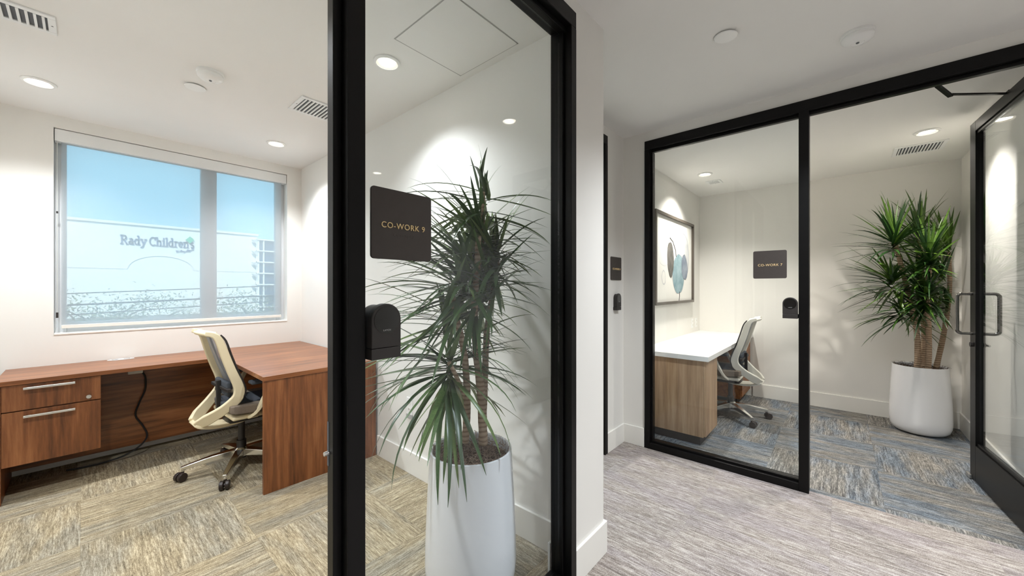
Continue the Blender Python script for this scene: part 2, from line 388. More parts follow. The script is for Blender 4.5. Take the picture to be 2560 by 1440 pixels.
# baseboards
BH, BT = .155, .014
def bboard(name, label, *bx):
    b = B()
    for q in bx: b.box(*q)
    return b.build(name, 'base', bevel=.002, label=label, cat='baseboard', kind='structure')
bboard('baseboard_right', 'white baseboard behind the tall planter by the glass', (XR-BT, XR, 1.0, 2.735, 0, BH))
bboard('baseboard_pier', 'white baseboard wrapped around the foot of the pier', (1.425, XP+BT, YF-BT, YF, 0, BH), (XP, XP+BT, YF, YE-BT, 0, BH))
bboard('baseboard_stub', 'short white baseboard piece beside the black jamb, inside the glass', (1.388, XR-BT, .987, 1.0, 0, BH))
bboard('baseboard_hall_end', 'white baseboard in the hall corner beside the narrow black door frame', (2.74, XH, YE-BT, YE, 0, BH))
bboard('baseboard_hall_right', 'short white baseboard between hall corner and glazed front', (XH-BT, XH, 1.215, YE-BT, 0, BH))
bboard('baseboard_back', 'white baseboard of the rear wall behind chair and potted dracaena', (XB-BT, XB, YR, .80, 0, BH))
bboard('baseboard_room_right', 'white baseboard running behind the open glass door', (3.2, XB-BT, YR, YR+BT, 0, BH))

# ------------------------------------------------------------------ glazed partitions
def partition9():
    r = thing('glazed_partition', 'black framed glass front of the walnut desk office', 'partition', (.43, .92, 0))
    o = r.location
    y0, y1 = .868, .978
    B().box(-.545, 1.42, y0, y1, 2.44, 2.512).box(-.5, 1.38, .896, .926, 2.418, 2.44).build('header', 'black', r, o, bevel=.003)
    B().box(.407, .452, y0, y1, .0, 2.44).box(.386, .407, .896, .926, 0, 2.418).build('mullion', 'black', r, o, bevel=.002)
    B().box(1.38, 1.42, y0, y1, 0, 2.44).box(1.366, 1.38, .905, .945, .05, 2.418).build('jamb', 'black', r, o, bevel=.002)
    B().box(-.545, -.505, y0, y1, 0, 2.44).build('jamb', 'black', r, o, bevel=.002)
    B().box(.452, 1.38, y0, y1, 0, .05).box(.452, 1.366, .905, .945, .05, .064).build('sill', 'black', r, o, bevel=.003)
    B().box(.453, 1.3655, .921, .929, .064, 2.4175).build('glass_pane', 'glass', r, o)
    B().box(.3850, .3865, .918, .926, .885, .99).build('strike_plate', 'slatback', r, o)
    B().cyl((.386, .922, .915), (.376, .922, .915), .006, .005, 10).build('latch_stud', 'nickel', r, o, smooth=True)
partition9()
def partition7():
    r = thing('glazed_partition', 'black framed glass front of the small room, door opening beside it', 'partition', (3.09, .2, 0))
    o = r.location; x0, x1 = 3.036, 3.146
    B().box(x0, x1, -.80, 1.212, 2.44, 2.512).box(3.066, 3.10, .203, 1.17, 2.42, 2.44).box(3.066, 3.10, -.75, .15, 2.42, 2.44).build('header', 'black', r, o, bevel=.003)
    B().box(x0, x1, 1.17, 1.212, 0, 2.44).box(3.066, 3.116, 1.155, 1.17, .05, 2.42).build('jamb', 'black', r, o, bevel=.002)
    B().box(x0, x1, -.80, -.755, 0, 2.44).build('jamb', 'black', r, o, bevel=.002)
    B().box(x0, x1, .150, .203, 0, 2.44).build('mullion', 'black', r, o, bevel=.002)
    B().box(x0, x1, .203, 1.17, 0, .05).box(3.062, 3.12, .203, 1.155, .05, .066).build('sill', 'black', r, o, bevel=.003)
    B().box(3.088, 3.096, .2035, 1.1545, .0665, 2.4195).build('glass_pane', 'glass', r, o)
partition7()
def partition8():
    r = thing('glazed_partition', 'narrow black door frame with glass at the hall end', 'partition', (2.2, 1.44, 0))
    o = r.location; y0, y1 = 1.385, 1.495
    B().box(1.76, 2.735, y0, y1, 2.44, 2.512).build('header', 'black', r, o, bevel=.003)
    B().box(2.69, 2.735, y0, y1, 0, 2.44).build('jamb', 'black', r, o, bevel=.002)
    B().box(1.76, 1.805, y0, y1, 0, 2.44).build('jamb', 'black', r, o, bevel=.002)
    B().box(1.806, 2.689, 1.436, 1.444, .012, 2.439).build('glass_pane', 'glass', r, o)
partition8()

# open glass door of the small room
def glass_door():
    h, e = Vector((3.168, -.742, 0)), Vector((4.04, -.675, 0)); L = (e-h).length
    r = thing('glass_door', 'open black framed glass door with dark chrome pull handle', 'door', h, math.atan2(e.y-h.y, e.x-h.x))
    T = .044                                # local: x along the leaf, room side at y=0, other side y=-T
    zb, zt = .012, 2.433
    B().box(0, .10, -T, 0, zb, zt).build('stile', 'black', r, bevel=.002)
    B().box(L-.095, L, -T, 0, zb, zt).build('stile', 'black', r, bevel=.002)
    B().box(.10, L-.095, -T, 0, 2.365, zt).box(.10, L-.095, -T+.008, -.008, 2.345, 2.365).build('top_rail', 'black', r, bevel=.002)
    B().box(.10, L-.095, -T, 0, zb, .25).box(.10, L-.095, -T+.008, -.008, .25, .268).build('bottom_rail', 'black', r, bevel=.002)
    B().box(.1005, L-.0955, -.026, -.018, .2685, 2.3445).build('glass_pane', 'glass', r)
    hx = L-.05
    for s0, sg in ((0, 1), (-T, -1)):
        pts = [(hx, s0, 1.27), (hx, s0+sg*.05, 1.27)]
        pts += [(hx, s0+sg*(.05+.022*math.sin(R(a))), 1.248+.022*math.cos(R(a))) for a in (15, 30, 45, 60, 75, 90)]
        pts += [(hx, s0+sg*(.05+.022*math.cos(R(a))), 1.022-.022*math.sin(R(a))) for a in (0, 15, 30, 45, 60, 75, 90)]
        pts += [(hx, s0, 1.0)]
        B().tube(pts, .0105, 12).build('pull_handle', 'darkchrome', r, smooth=True, label='dark chrome D-shaped pull handle')
    lk = B().cyl((hx+.005, -T-.012, .925), (hx+.005, .012, .925), .016).build('lock_cylinder', 'blackplastic', r, smooth=True)
    B().box(hx-.05, hx+.008, -T-.022, -T-.012, .918, .932).build('thumb_turn', 'nickel', lk, bevel=.003)
    # overhead closer arm on the room side
    q = r.matrix_basis.inverted()
    hp = q @ Vector((3.125, -.405, 2.434)); el = q @ Vector((3.27, -.475, 2.408)); dp = Vector((.34, -.02, 2.415))
    a = B().sweep([hp, el], .022, .012).build('closer_arm', 'black', r, bevel=.002)
    B().sweep([el + Vector((0, 0, .010)), dp + Vector((0, 0, .012))], .016, .007).build('closer_link', 'black', a)
    B().box(.32, .37, -.034, -.006, 2.4335, 2.445).build('closer_shoe', 'black', r)
    B().box(L-.03, L+.035, -.001, .012, .004, .03).build('bottom_catch', 'nickel', r, bevel=.003)
glass_door()

# ------------------------------------------------------------------ signs and door readers
def sign(txt, label, c, rz, sz=.19):
    r = thing('door_sign', label, 'sign', c, rz, 'dark square door signs')   # local: faces -Y
    pl = B().prism(rr2(sz, sz, .01), 0, -.007, lambda u, v, d: Vector((u, d, v))).build('plate', 'signplate', r, bevel=.0012)
    me = text_mesh(txt, .0222, .0012); me.materials.append(M['gold']); me.name = 'lettering'
    me.transform(Matrix.Rotation(R(90), 4, 'X')); me.transform(Matrix.Translation((0.002, -.0078, -.004)))
    o = bpy.data.objects.new('lettering', me); COL.objects.link(o); o.parent = r; o['label'] = 'gold capital lettering'
    b = B(); rn = random.Random(3)
    for i in range(8):
        for p in range(6):
            if rn.random() < .5:
                x = -.03+i*.0085+(p % 2)*.003; z = -.026-(p//2)*.003
                b.cyl((x, -.0068, z), (x, -.0078, z), .0009, .0006, 6)
    b.build('braille_dots', 'signplate', pl)
sign('CO-WORK 9', 'dark square door sign with gold CO-WORK 9 lettering', (.5855, .921, 1.4825), 0)
sign('CO-WORK 7', 'dark square door sign with CO-WORK 7 lettering on the small room glass', (3.088, .3635, 1.470), R(-90))
sign('CO-WORK 8', 'dark square door sign with CO-WORK 8 lettering on the hall end wall', (2.901, YE, 1.47), 0)
def reader(label, c, rz, dep=.068):
    r = thing('door_reader', label, 'door reader', c, rz, 'black arched door readers')  # local: faces -Y, mounted at y=0, base z=0
    w, h, hb = .080, .137, .027
    def arch(z0, wd=w, hh=h, n=18):
        rad = wd/2; return [(-rad, z0), (rad, z0)] + [(rad*math.cos(R(180*i/n)), hh-w/2 + rad*math.sin(R(180*i/n))) for i in range(n+1)]
    f = lambda u, v, d: Vector((u, d, v))
    B().prism(arch(hb+.001, w-.008), 0, -dep*.65, f).build('back_plate', 'blackplastic', r, bevel=.0015, smooth=True)
    B().prism(arch(hb+.001), -dep*.65, -dep, f).build('body', 'blackplastic', r, bevel=.002, smooth=True)
    B().box(-w/2, w/2, -dep+.0005, 0, 0, hb).build('base_block', 'blackplastic', r, bevel=.0015)
    d = B().cyl((0, -dep-.0012, h-w/2-.001), (0, -dep+.002, h-w/2-.001), .034, .034, 40).build('face_disc', 'blackgloss', r, smooth=True)
    me = text_mesh('LATCH', .006, .0003); me.materials.append(M['greytext']); me.name = 'lettering'
    me.transform(Matrix.Rotation(R(90), 4, 'X')); me.transform(Matrix.Translation((0, -dep-.0015, h-w/2-.026)))
    o = bpy.data.objects.new('lettering', me); COL.objects.link(o); o.parent = d
reader('black arched door reader mounted beside the tall black post', (.4985, .919, 1.134), 0)
reader('black arched door reader beside the mullion of the small room', (3.088, .246, 1.112), R(-90))
reader('black arched door reader on the hall end wall below the small sign', (2.896, YE, 1.128), 0, .034)

# ------------------------------------------------------------------ window, shade, view
wr = thing('window_1', 'wide two-light window above the walnut desk', 'window', ((HX0+HX1)/2, YW+.12, HZ0), kind='structure')
o = wr.location; fy0, fy1 = YW+.10, YW+.16
B().box(HX0, -.083, fy0, fy1, HZ0, HZ1).box(1.318, HX1, fy0, fy1, HZ0, HZ1).box(-.083, 1.318, fy0, fy1, HZ0, 1.048).box(-.083, 1.318, fy0, fy1, 2.42, HZ1).build('window_frame', 'winframe', wr, o, bevel=.003)
B().box(.713, .828, fy0, fy1, 1.048, 2.42).build('mullion', 'winframe', wr, o, bevel=.003)
B().box(-.0825, .7125, YW+.128, YW+.134, 1.0485, 2.4195).build('pane', 'glass_win', wr, o)
B().box(.8285, 1.3175, YW+.128, YW+.134, 1.0485, 2.4195).build('pane', 'glass_win', wr, o)
B().box(HX0+.001, HX1-.001, YW-.004, fy0, HZ0, HZ0+.012).build('window_sill', 'base', wr, o, bevel=.002)
w2 = thing('window_2', 'window of the neighbouring office', 'window', (2.5, YW+.12, .7), kind='structure'); o2 = w2.location
B().box(1.80, 1.85, fy0, fy1, .7, 2.5).box(3.2, 3.25, fy0, fy1, .7, 2.5).box(1.85, 3.2, fy0, fy1, .7, .75).box(1.85, 3.2, fy0, fy1, 2.45, 2.5).build('window_frame', 'winframe', w2, o2, bevel=.003)
B().box(1.8505, 3.1995, YW+.128, YW+.134, .7505, 2.4495).build('pane', 'glass_win', w2, o2)
sh = thing('roller_shade', 'pale see-through roller shade drawn down over the window', 'roller shade', ((HX0+HX1)/2, YW+.04, HZ1)); o = sh.location
B().box(HX0+.004, HX1-.004, YW+.008, YW+.085, 2.392, HZ1-.004).build('cassette', 'whitemetal', sh, o, bevel=.004)
fb = B(); fb.b.faces.new([fb.b.verts.new(v) for v in ((-.108, YW+.0406, 1.034), (1.350, YW+.0406, 1.034), (1.350, YW+.0406, 2.393), (-.108, YW+.0406, 2.393))])
fb.build('fabric', 'shade', sh, o)
B().box(-.108, 1.350, YW+.034, YW+.047, 1.008, 1.034).build('hem_bar', 'shadehem', sh, o, bevel=.003)
ch = B().tube([(HX0+.016, YW+.02, 2.39), (HX0+.016, YW+.02, 1.9), (HX0+.016, YW+.02, 1.12)], .0022, 6).build('bead_chain', 'nickel', sh, o)
B().box(HX0+.010, HX0+.022, YW+.012, YW+.028, 1.09, 1.13).build('chain_clip', 'blackplastic', ch, o)
B().box(HX0+.011, HX0+.021, YW+.014, YW+.026, 1.86, 1.875).build('chain_clip', 'blackplastic', ch, o)

# street outside: ground, facing building with sign, trees, cables
K = 3.0; YB = 40*K
zb = lambda z40: HC + (z40-HC)*K
GZ = -5.0
B().box(-160, 220, YW+1.5, 200, GZ-.5, GZ).build('ground', 'asphalt', label='grey street ground outside the window', cat='ground', kind='structure')
bl = thing('office_building', 'white stucco building with blue lettering seen through the window', 'building', (20, YB, GZ)); o = bl.location
B().box(-60, 31.3, YB, YB+30, GZ, zb(6.04)).build('facade_wall', 'facade', bl, o)
B().box(-60, 31.5, YB-.4, YB+.5, zb(6.04), zb(6.04)+.5).build('parapet', 'facade', bl, o)
acx, azc, ar = 12.2, zb(2.75), 4.3
pts = [(acx+ar*1.32*math.cos(R(a)), YB-.05, azc+ar*.74*math.sin(R(a))) for a in range(0, 181, 9)]
B().sweep(pts, .15, .16, (0, 1, 0)).build('arch_moulding', 'facadeline', bl, o)
for xa, xb in ((-60, acx-ar*1.33), (acx+ar*1.33, 31.2)):
    B().box(xa, xb, YB-.05, YB, azc-.12, azc+.05).build('band_course', 'facadeline', bl, o)
# glazed stair bay
B().box(31.4, 46, YB-.6, YB+20, GZ, zb(5.72)).build('glazed_bay', 'farglass', bl, o)
zl = zb(5.75); k = 0
while zl > GZ+1:
    B().box(30.9, 46, YB-1.5, YB-.55, zl-.32, zl).build('floor_ledge', 'facade', bl, o)
    B().prism([(0, 0), (1.3, 0), (1.3, -1.2)], YB-1.4, YB-.6, lambda u, v, d, z=zl-.33: Vector((29.7+u, d, z+v))).build('bracket', 'facadeline', bl, o)
    zl -= 3.05
B().box(30.9, 31.5, YB-1.2, YB-.5, GZ, zb(5.72)).box(32.4, 32.7, YB-1.2, YB-.65, GZ, zb(5.72)).build('bay_post', 'facade', bl, o)
# lettering in slab strokes
def arc(cx, cz, rx, rz, a0, a1, n=10): return [(cx+rx*math.cos(R(a0+(a1-a0)*i/n)), cz+rz*math.sin(R(a0+(a1-a0)*i/n))) for i in range(n+1)]
xh = .66
def sf(x, z, w=.3): return [(x-w/2, z), (x+w/2, z)]
GL = {
 'R': (.92, [[(.16, 0), (.16, 1)], [(.16, 1), (.42, 1)] + arc(.42, .755, .24, .245, 90, -90) + [(.16, .51)], [(.4, .51), (.74, 0)], sf(.16, 0), sf(.1, 1, .24), sf(.76, 0, .22)]),
 'a': (.68, [arc(.27, .19, .2, .19, 0, 360), [(.14, xh-.05)] + arc(.3, xh-.18, .18, .18, 110, 0) + [(.48, 0)], sf(.54, 0, .16)]),
 'd': (.74, [arc(.29, .33, .23, .33, 0, 360), [(.52, 0), (.52, 1.02)], sf(.45, 1.02, .18), sf(.59, 0, .18)]),
 'y': (.74, [[(.12, xh), (.36, 0)], [(.62, xh), (.3, -.2), (.16, -.32), (.04, -.3)], sf(.12, xh, .24), sf(.62, xh, .24)]),
 'C': (.86, [arc(.47, .5, .38, .5, 48, 312, 16), [(.74, .72), (.74, 1.0)]]),
 'h': (.78, [[(.16, 0), (.16, 1.02)], arc(.38, xh-.22, .2, .22, 165, 0) + [(.58, 0)], sf(.1, 1.02, .18), sf(.16, 0, .26), sf(.58, 0, .26)]),
 'i': (.4, [[(.2, 0), (.2, xh)], sf(.13, xh, .2), sf(.2, 0, .3), [(.2, .88), (.2, 1.0)]]),
 'l': (.4, [[(.2, 0), (.2, 1.02)], sf(.13, 1.02, .2), sf(.2, 0, .3)]),
 'r': (.56, [[(.18, 0), (.18, xh)], arc(.38, xh-.22, .2, .2, 170, 60), sf(.11, xh, .2), sf(.18, 0, .3)]),
 'e': (.68, [[(.1, .36), (.56, .36)] + arc(.33, .34, .23, .32, 3, 310, 14)]),
 'n': (.78, [[(.16, 0), (.16, xh)], arc(.38, xh-.22, .2, .22, 165, 0) + [(.58, 0)], sf(.1, xh, .2), sf(.16, 0, .26), sf(.58, 0, .26)]),
 "'": (.18, [[(.1, 1.0), (.06, .78)]]),
 's': (.58, [arc(.28, xh-.16, .17, .16, 40, 250, 8) + arc(.28, .17, .19, .17, 80, -140, 8)]),
 ' ': (.3, []),
}
txt = "Rady Children's"; tot = sum(GL[c][0] for c in txt); x0, x1 = 1.80*K, 6.02*K; sc = (x1-x0)/tot; cap = .62*K; zbase = zb(4.60); x = x0
for c in txt:
    adv, strokes = GL[c]
    if strokes:
        b = B()
        for st in strokes:
            for p, q in zip(st, st[1:]):
                a, e = Vector((p[0]*sc, p[1]*cap)), Vector((q[0]*sc, q[1]*cap)); d = (e-a)
                if d.length < 1e-5: continue
                d.normalize(); nrm = Vector((-d.y, d.x))*.115; a -= d*.05; e += d*.05
                b.prism([tuple(a+nrm), tuple(a-nrm), tuple(e-nrm), tuple(e+nrm)], -.25, 0, lambda u, v, dd: Vector((x+u, YB+dd, zbase+v)))
        b.build('sign_letter', 'signblue', bl, o)
    x += adv*sc
kx, kz = 5.70*K, zb(5.19)
B().prism([(-.75, .1), (.1, .95), (.85, .2), (.05, -.75)], -.45, -.15, lambda u, v, d: Vector((kx+u, YB+d, kz+v))).build('kite_emblem', 'signgreen', bl, o)
for (ux, uz, ang) in ((-1.9, -2.75, 10), (-.7, -2.7, 25), (.35, -2.3, 35)):
    m = Matrix.Rotation(R(ang), 2)
    for sgn in (-1, 1):
        q = [m @ Vector(p) for p in ((0, 0), (sgn*.55, .28), (sgn*.55, -.18))]
        B().prism([tuple(p) for p in (q if sgn < 0 else q[::-1])], -.35, -.1, lambda u, v, d: Vector((kx+ux+u, YB+d, kz+uz+v))).build('kite_tail_bow', 'signblue', bl, o)
def tree(label, px, py, F, rx, rz, seed, n=3200):
    c = ray(px, py, F); rn = random.Random(seed)
    t = thing('street_tree', label, 'tree', (c.x, c.y, GZ), group='street trees outside the window')
    base = Vector((0, 0, 0)); top = Vector((0, 0, c.z-GZ)); b = B()
    b.tube([base, (.1, 0, top.z*.4), (0, .1, top.z*.75), (0, 0, top.z)], [.16, .12, .09, .03], 8)
    ends = []
    for i in range(9):
        a = rn.uniform(0, 6.28); e = top + Vector((rx*.8*math.cos(a), rx*.8*math.sin(a), rn.uniform(-.5, .8)*rz)); ends.append(e)
        b.tube([(0, 0, top.z*rn.uniform(.6, .85)), top*.5+e*.5+Vector((0, 0, -.1)), e], [.05, .03, .012], 5)
    b.build('trunk', 'barkout', t, smooth=True)
    cr = B()
    for i in range(n):
        e = rn.choice(ends); p = e + Vector((rn.gauss(0, rx*.28), rn.gauss(0, rx*.28), rn.gauss(0, rz*.28)))
        s = rn.uniform(.022, .055)*rx/1.6; q = Matrix.Rotation(rn.uniform(0, 6.28), 3, Vector((rn.gauss(0, 1), rn.gauss(0, 1), rn.gauss(0, 1))).normalized())
        cr.b.faces.new([cr.b.verts.new(p + q @ Vector(v)) for v in ((-s, 0, 0), (0, -s*.45, 0), (s*1.3, 0, 0), (0, s*.45, 0))])
    cr.build('foliage', 'leaf_t', t, kind='stuff')
tree('leafy street tree below the blue lettering outside the window', 255, 800, 15, 2.1, 1.0, 1)
tree('low pale street tree beyond the cables, between the other two', 385, 800, 25, 1.9, .9, 2, 1800)
tree('leafy street tree in front of the glazed bay outside', 640, 800, 17, 1.9, 1.1, 5)
for i, (ya, yb_) in enumerate(((735, 714), (764, 738), (789, 752))):
    a, b_ = ray(150, ya, 9), ray(700, yb_, 12.3); d = b_-a; a2 = a-d*.8; b2 = b_+d*.8
    B().tube([a2, (a2+b2)/2, b2], .014 if i != 1 else .022, 6).build('overhead_cable', 'cable', org=a2, label=('uppermost thin overhead cable crossing the window view', 'thick middle overhead cable crossing the window view', 'lowest thin overhead cable crossing the window view')[i], cat='cable', group='overhead street cables')

# ------------------------------------------------------------------ walnut desk
DZ, DT = .748, .028
d = thing('corner_desk', 'walnut L-shaped desk under the window with full-height end panel', 'desk', (.745, 3.77, 0)); o = d.location
B().box(-.352, .745, 3.762, YW-.003, DZ-DT, DZ).build('worktop', 'walnutX', d, o, bevel=.0015)
B().box(.7455, XR-.016, 2.735, YW-.003, DZ-DT, DZ).build('return_worktop', 'walnutX', d, o, bevel=.0015)
B().box(.750, XR-.018, 2.741, 2.766, .0, DZ-DT).build('end_panel', 'walnutZ', d, o, bevel=.001)
B().box(-.35, -.326, 3.785, YW-.01, 0, DZ-DT).build('side_panel', 'walnutZ', d, o, bevel=.001)
B().box(-.326, XR-.018, 4.20, 4.218, .07, DZ-DT).build('modesty_panel', 'walnutX', d, o, bevel=.001)
B().box(1.18, 1.20, 2.77, 4.198, .25, DZ-DT).build('return_modesty_panel', 'walnutZ', d, o, bevel=.001)
g = B().prism([(.075*math.cos(R(a)), .03*math.sin(R(a))) for a in range(0, 360, 15)], DZ, DZ+.004, lambda u, v, dd: Vector((.195+u, 4.255+v, dd))).build('power_grommet', 'whitemetal', d, o, smooth=True)
for xs in (.145, .21): B().box(xs, xs+.035, 4.247, 4.263, DZ+.0038, DZ+.0048).build('socket_slot', 'blackplastic', g, o)
p = thing('drawer_pedestal', 'walnut two-drawer pedestal hung under the desk', 'drawer pedestal', (-.125, 3.8, .225)); o = p.location
B().box(-.322, .076, 3.80, 4.195, .225, DZ-DT-.002).build('body', 'walnutZ', p, o, bevel=.001)
for z0, z1, zh in ((.560, .716, .694), (.225, .553, .522)):
    dr = B().box(-.324, .078, 3.78, 3.799, z0, z1).build('drawer', 'walnutZ', p, o, bevel=.001)
    B().sweep([(-.242, 3.752, zh), (-.034, 3.752, zh)], .014, .014, (0, 1, 0)).box(-.225, -.213, 3.752, 3.78, zh-.004, zh+.004).box(-.063, -.051, 3.752, 3.78, zh-.004, zh+.004).build('bar_handle', 'nickel', dr, o, bevel=.002, label='brushed bar handle')
    if z0 > .5: B().cyl((.024, 3.78, .585), (.024, 3.772, .585), .012).box(.0228, .0252, 3.7705, 3.7725, .578, .592).build('lock', 'nickel', dr, o, smooth=True)
pw = thing('cable_box', 'cream under-desk power box with black cord hanging down', 'power box', (.262, 4.17, .66)); o = pw.location
B().box(.225, .31, 4.135, 4.1995, .640, .682).build('housing', 'shadehem', pw, o, bevel=.006)
B().tube(smooth_path([(.305, 4.165, .645), (.325, 4.17, .60), (.325, 4.18, .50), (.29, 4.17, .40), (.27, 4.17, .31), (.31, 4.175, .22), (.335, 4.16, .14), (.30, 4.12, .085), (.2, 4.11, .03), (.05, 4.13, .009), (-.08, 4.16, .008)], 5), .006, 8).build('power_cord', 'cable', pw, o, smooth=True)

# ------------------------------------------------------------------ task chair (faces +X in its own frame)
def make_chair(label, loc, rz):
    c = thing('task_chair', label, 'chair', loc, rz, 'mesh-back task chairs')
    prof = [(-.285, 1.008, .165), (-.245, .995, .19), (-.218, .955, .2), (-.19, .86, .205), (-.155, .75, .21), (-.122, .66, .215), (-.11, .60, .215), (-.128, .548, .21), (-.19, .485, .175), (-.265, .425, .11), (-.31, .392, .06)]
    prof = [(x+.04, z, y*.94) for x, z, y in prof]
    wid = [.03, .036, .045, .05, .052, .056, .064, .066, .064, .075, .05]
    fr = None
    for s in (-1, 1):
        pts = smooth_path([(x, y*s, z) for x, z, y in prof], 3); k = len(pts)
        th = [wid[min(int(i/3), 10)]*(1-(i % 3)/3) + wid[min(int(i/3)+1, 10)]*((i % 3)/3) for i in range(k)]
        B().sweep(pts, [.030]*k, th, (0, 1, 0)).build('back_frame_rail', 'cream', c, smooth=True, bevel=.006)
    tb = [(-.205-.04*math.cos(t*1.57), .178*t, 1.0+.008*math.cos(t*1.57)) for t in [i/8-1 for i in range(17)]]
    B().sweep(tb, .045, .022, (1, 0, .35)).build('back_frame_top', 'cream', c, smooth=True, bevel=.006)
    # mesh between the rails
    b = B(); rows = []
    mp = smooth_path([(x+.012, z, y) for x, z, y in prof[1:8]], 3)
    for q in mp: rows.append([b.b.verts.new((q.x-.022*(1-t*t), (q.z-.008)*t, q.y)) for t in [i/6-1 for i in range(13)]])
    b.loft(rows, False, False); o = b.build('back_mesh', 'mesh', c, smooth=True)
    for s in (-1, 1):
        B().sweep([(q.x+.022, s*(q.z+.004), q.y) for q in mp], .026, .008, (0, 1, 0)).build('mesh_trim', 'blackplastic', c, smooth=True)
    rbox(-.125, -.095, -.14, .14, .56, .66, .012).build('lumbar_pad', 'seat', c, smooth=True)
    B().box(-.135, -.11, -.19, .19, .60, .622).box(-.15, -.125, -.012, .012, .45, .66).build('lumbar_bracket', 'blackplastic', c, bevel=.003)
    # rear yoke under the seat
    B().sweep(smooth_path([(-.278, 0, .398), (-.245, 0, .375), (-.15, 0, .352), (-.03, 0, .35), (.06, 0, .365)], 3), [.15, .16, .17, .17, .165, .16, .15, .14, .13, .12, .11, .10, .10], .026, (0, 1, 0)).build('rear_yoke', 'cream', c, smooth=True, bevel=.006)
    rbox(-.10, .17, -.07, .07, .345, .415, .015).build('tilt_mechanism', 'blackplastic', c, smooth=True)
    # seat
    def pad(x0, x1, y0, y1, z0, z1, bow):
        q = B().box(x0, x1, y0, y1, z0, z1); bmesh.ops.subdivide_edges(q.b, edges=q.b.edges, cuts=4, use_grid_fill=True)
        for v in q.b.verts:
            fx = (v.co.x+.13)/.48; v.co.z += -.04*max(0, fx-.72)**2*10 + bow*abs(v.co.y)/.24 + .015*max(0, .25-fx)*4
        return q
    pad(-.13, .35, -.15, .15, .435, .500, .012).build('seat_cushion', 'seat', c, smooth=True, sub=1)
    for s in (-1, 1): pad(-.125, .345, *sorted((s*.146, s*.245)), .43, .490, .012).build('seat_bolster', 'seatside', c, smooth=True, sub=1)
    q = rbox(-.115, .335, -.225, .225, .405, .438, .014); q.build('seat_pan', 'cream', c, smooth=True)
    # arms
    for s in (-1, 1):
        a = B().sweep(smooth_path([(.0, s*.16, .415), (.0, s*.235, .418), (.01, s*.272, .45), (.055, s*.282, .54), (.10, s*.28, .63), (.115, s*.275, .650)], 3), .055, .022).build('arm_post', 'cream', c, smooth=True, bevel=.005)
        rbox(-.03, .215, s*.27-.04, s*.27+.04, .650, .674, .010).build('armrest_pad', 'seat', a, smooth=True)
    B().cyl((0, 0, .07), (0, 0, .20), .030).cyl((0, 0, .20), (0, 0, .35), .021).build('gas_column', 'blackplastic', c, smooth=True)
    B().lathe([(.034, .085), (.052, .09), (.052, .135), (.034, .15)], 24).build('base_hub', 'chrome', c, smooth=True)
    for i in range(5):
        a = R(166.5 + 72*i); m = Matrix.Rotation(a, 4, 'Z')
        P = lambda x, y, z: (m @ Vector((x, y, z)))
        b = B().sweep([P(.04, 0, .115), P(.17, 0, .108), P(.30, 0, .088), P(.335, 0, .082)], [.052, .042, .030, .026], [.05, .038, .026, .022], m @ Vector((0, 1, 0)))
        b.cyl(P(.325, 0, .08), P(.325, 0, .06), .010, .010, 10)
        lg = b.build('base_leg', 'chrome', c, smooth=True, bevel=.004)
        sw = Matrix.Rotation(R(25+40*i), 4, 'Z'); o0 = P(.325, 0, 0)
        Q = lambda x, y, z: o0 + (sw @ Vector((x, y, z)))
        w = B()
        for y0, y1 in ((-.027, -.005), (.005, .027)):
            w.cyl(Q(-.014, y0, .029), Q(-.014, y1, .029), .029, .029, 20)
        w.cyl(Q(-.014, -.006, .03), Q(-.014, .006, .03), .012, .012, 10)
        w.cyl(Q(0, 0, .03), Q(0, 0, .066), .009, .009, 8)
        w.build('caster', 'caster', lg, smooth=True, bevel=.003)
    return c
ch9 = make_chair('cream mesh-back task chair pulled out from the walnut desk', (.765, 3.31, 0), R(3))
ch7 = dup(ch9, (4.38, .85, 0), R(91), 'cream mesh-back task chair at the white-topped desk', None, {'cream_nylon': 'cream_whitelit'})
for q in ch7.children:
    if q.name.startswith('base_leg'): q.rotation_euler = (0, 0, R(-34.5))          # star base swivelled

# ------------------------------------------------------------------ potted dracaenas
def leaf_variants(mat, L=1.0):
    out = []
    for elev in (84, 68, 50, 32, 14, -6, -28, -50):
        for droop in (.25, .7, 1.25):
            b = B(); n = 8; p = Vector((0, 0, 0)); ang = R(elev); rows = []; pts = []
            for i in range(n+1):
                t = i/n; w = .021*min(1, .45+2.2*t)*(1-t**2.2)**.8 + .0012
                fold = w*.35
                nx, nz = -math.sin(ang), math.cos(ang)
                rows.append([b.b.verts.new((p.x+nx*fold, -w, p.z+nz*fold)), b.b.verts.new(p), b.b.verts.new((p.x+nx*fold, w, p.z+nz*fold))])
                pts.append(p.copy()); st = L/n
                p = p + Vector((math.cos(ang), 0, math.sin(ang)))*st
                ang = max(ang - droop*(.35+t*1.3)/n*max(.25, math.cos(ang)+.25), R(-86))
            b.loft(rows, False, False)
            me = bpy.data.meshes.new('leaf'); b.b.to_mesh(me); b.b.free(); me.materials.append(M[mat])
            me.polygons.foreach_set('use_smooth', [True]*len(me.polygons)); out.append((elev, droop, me, pts))
    return out
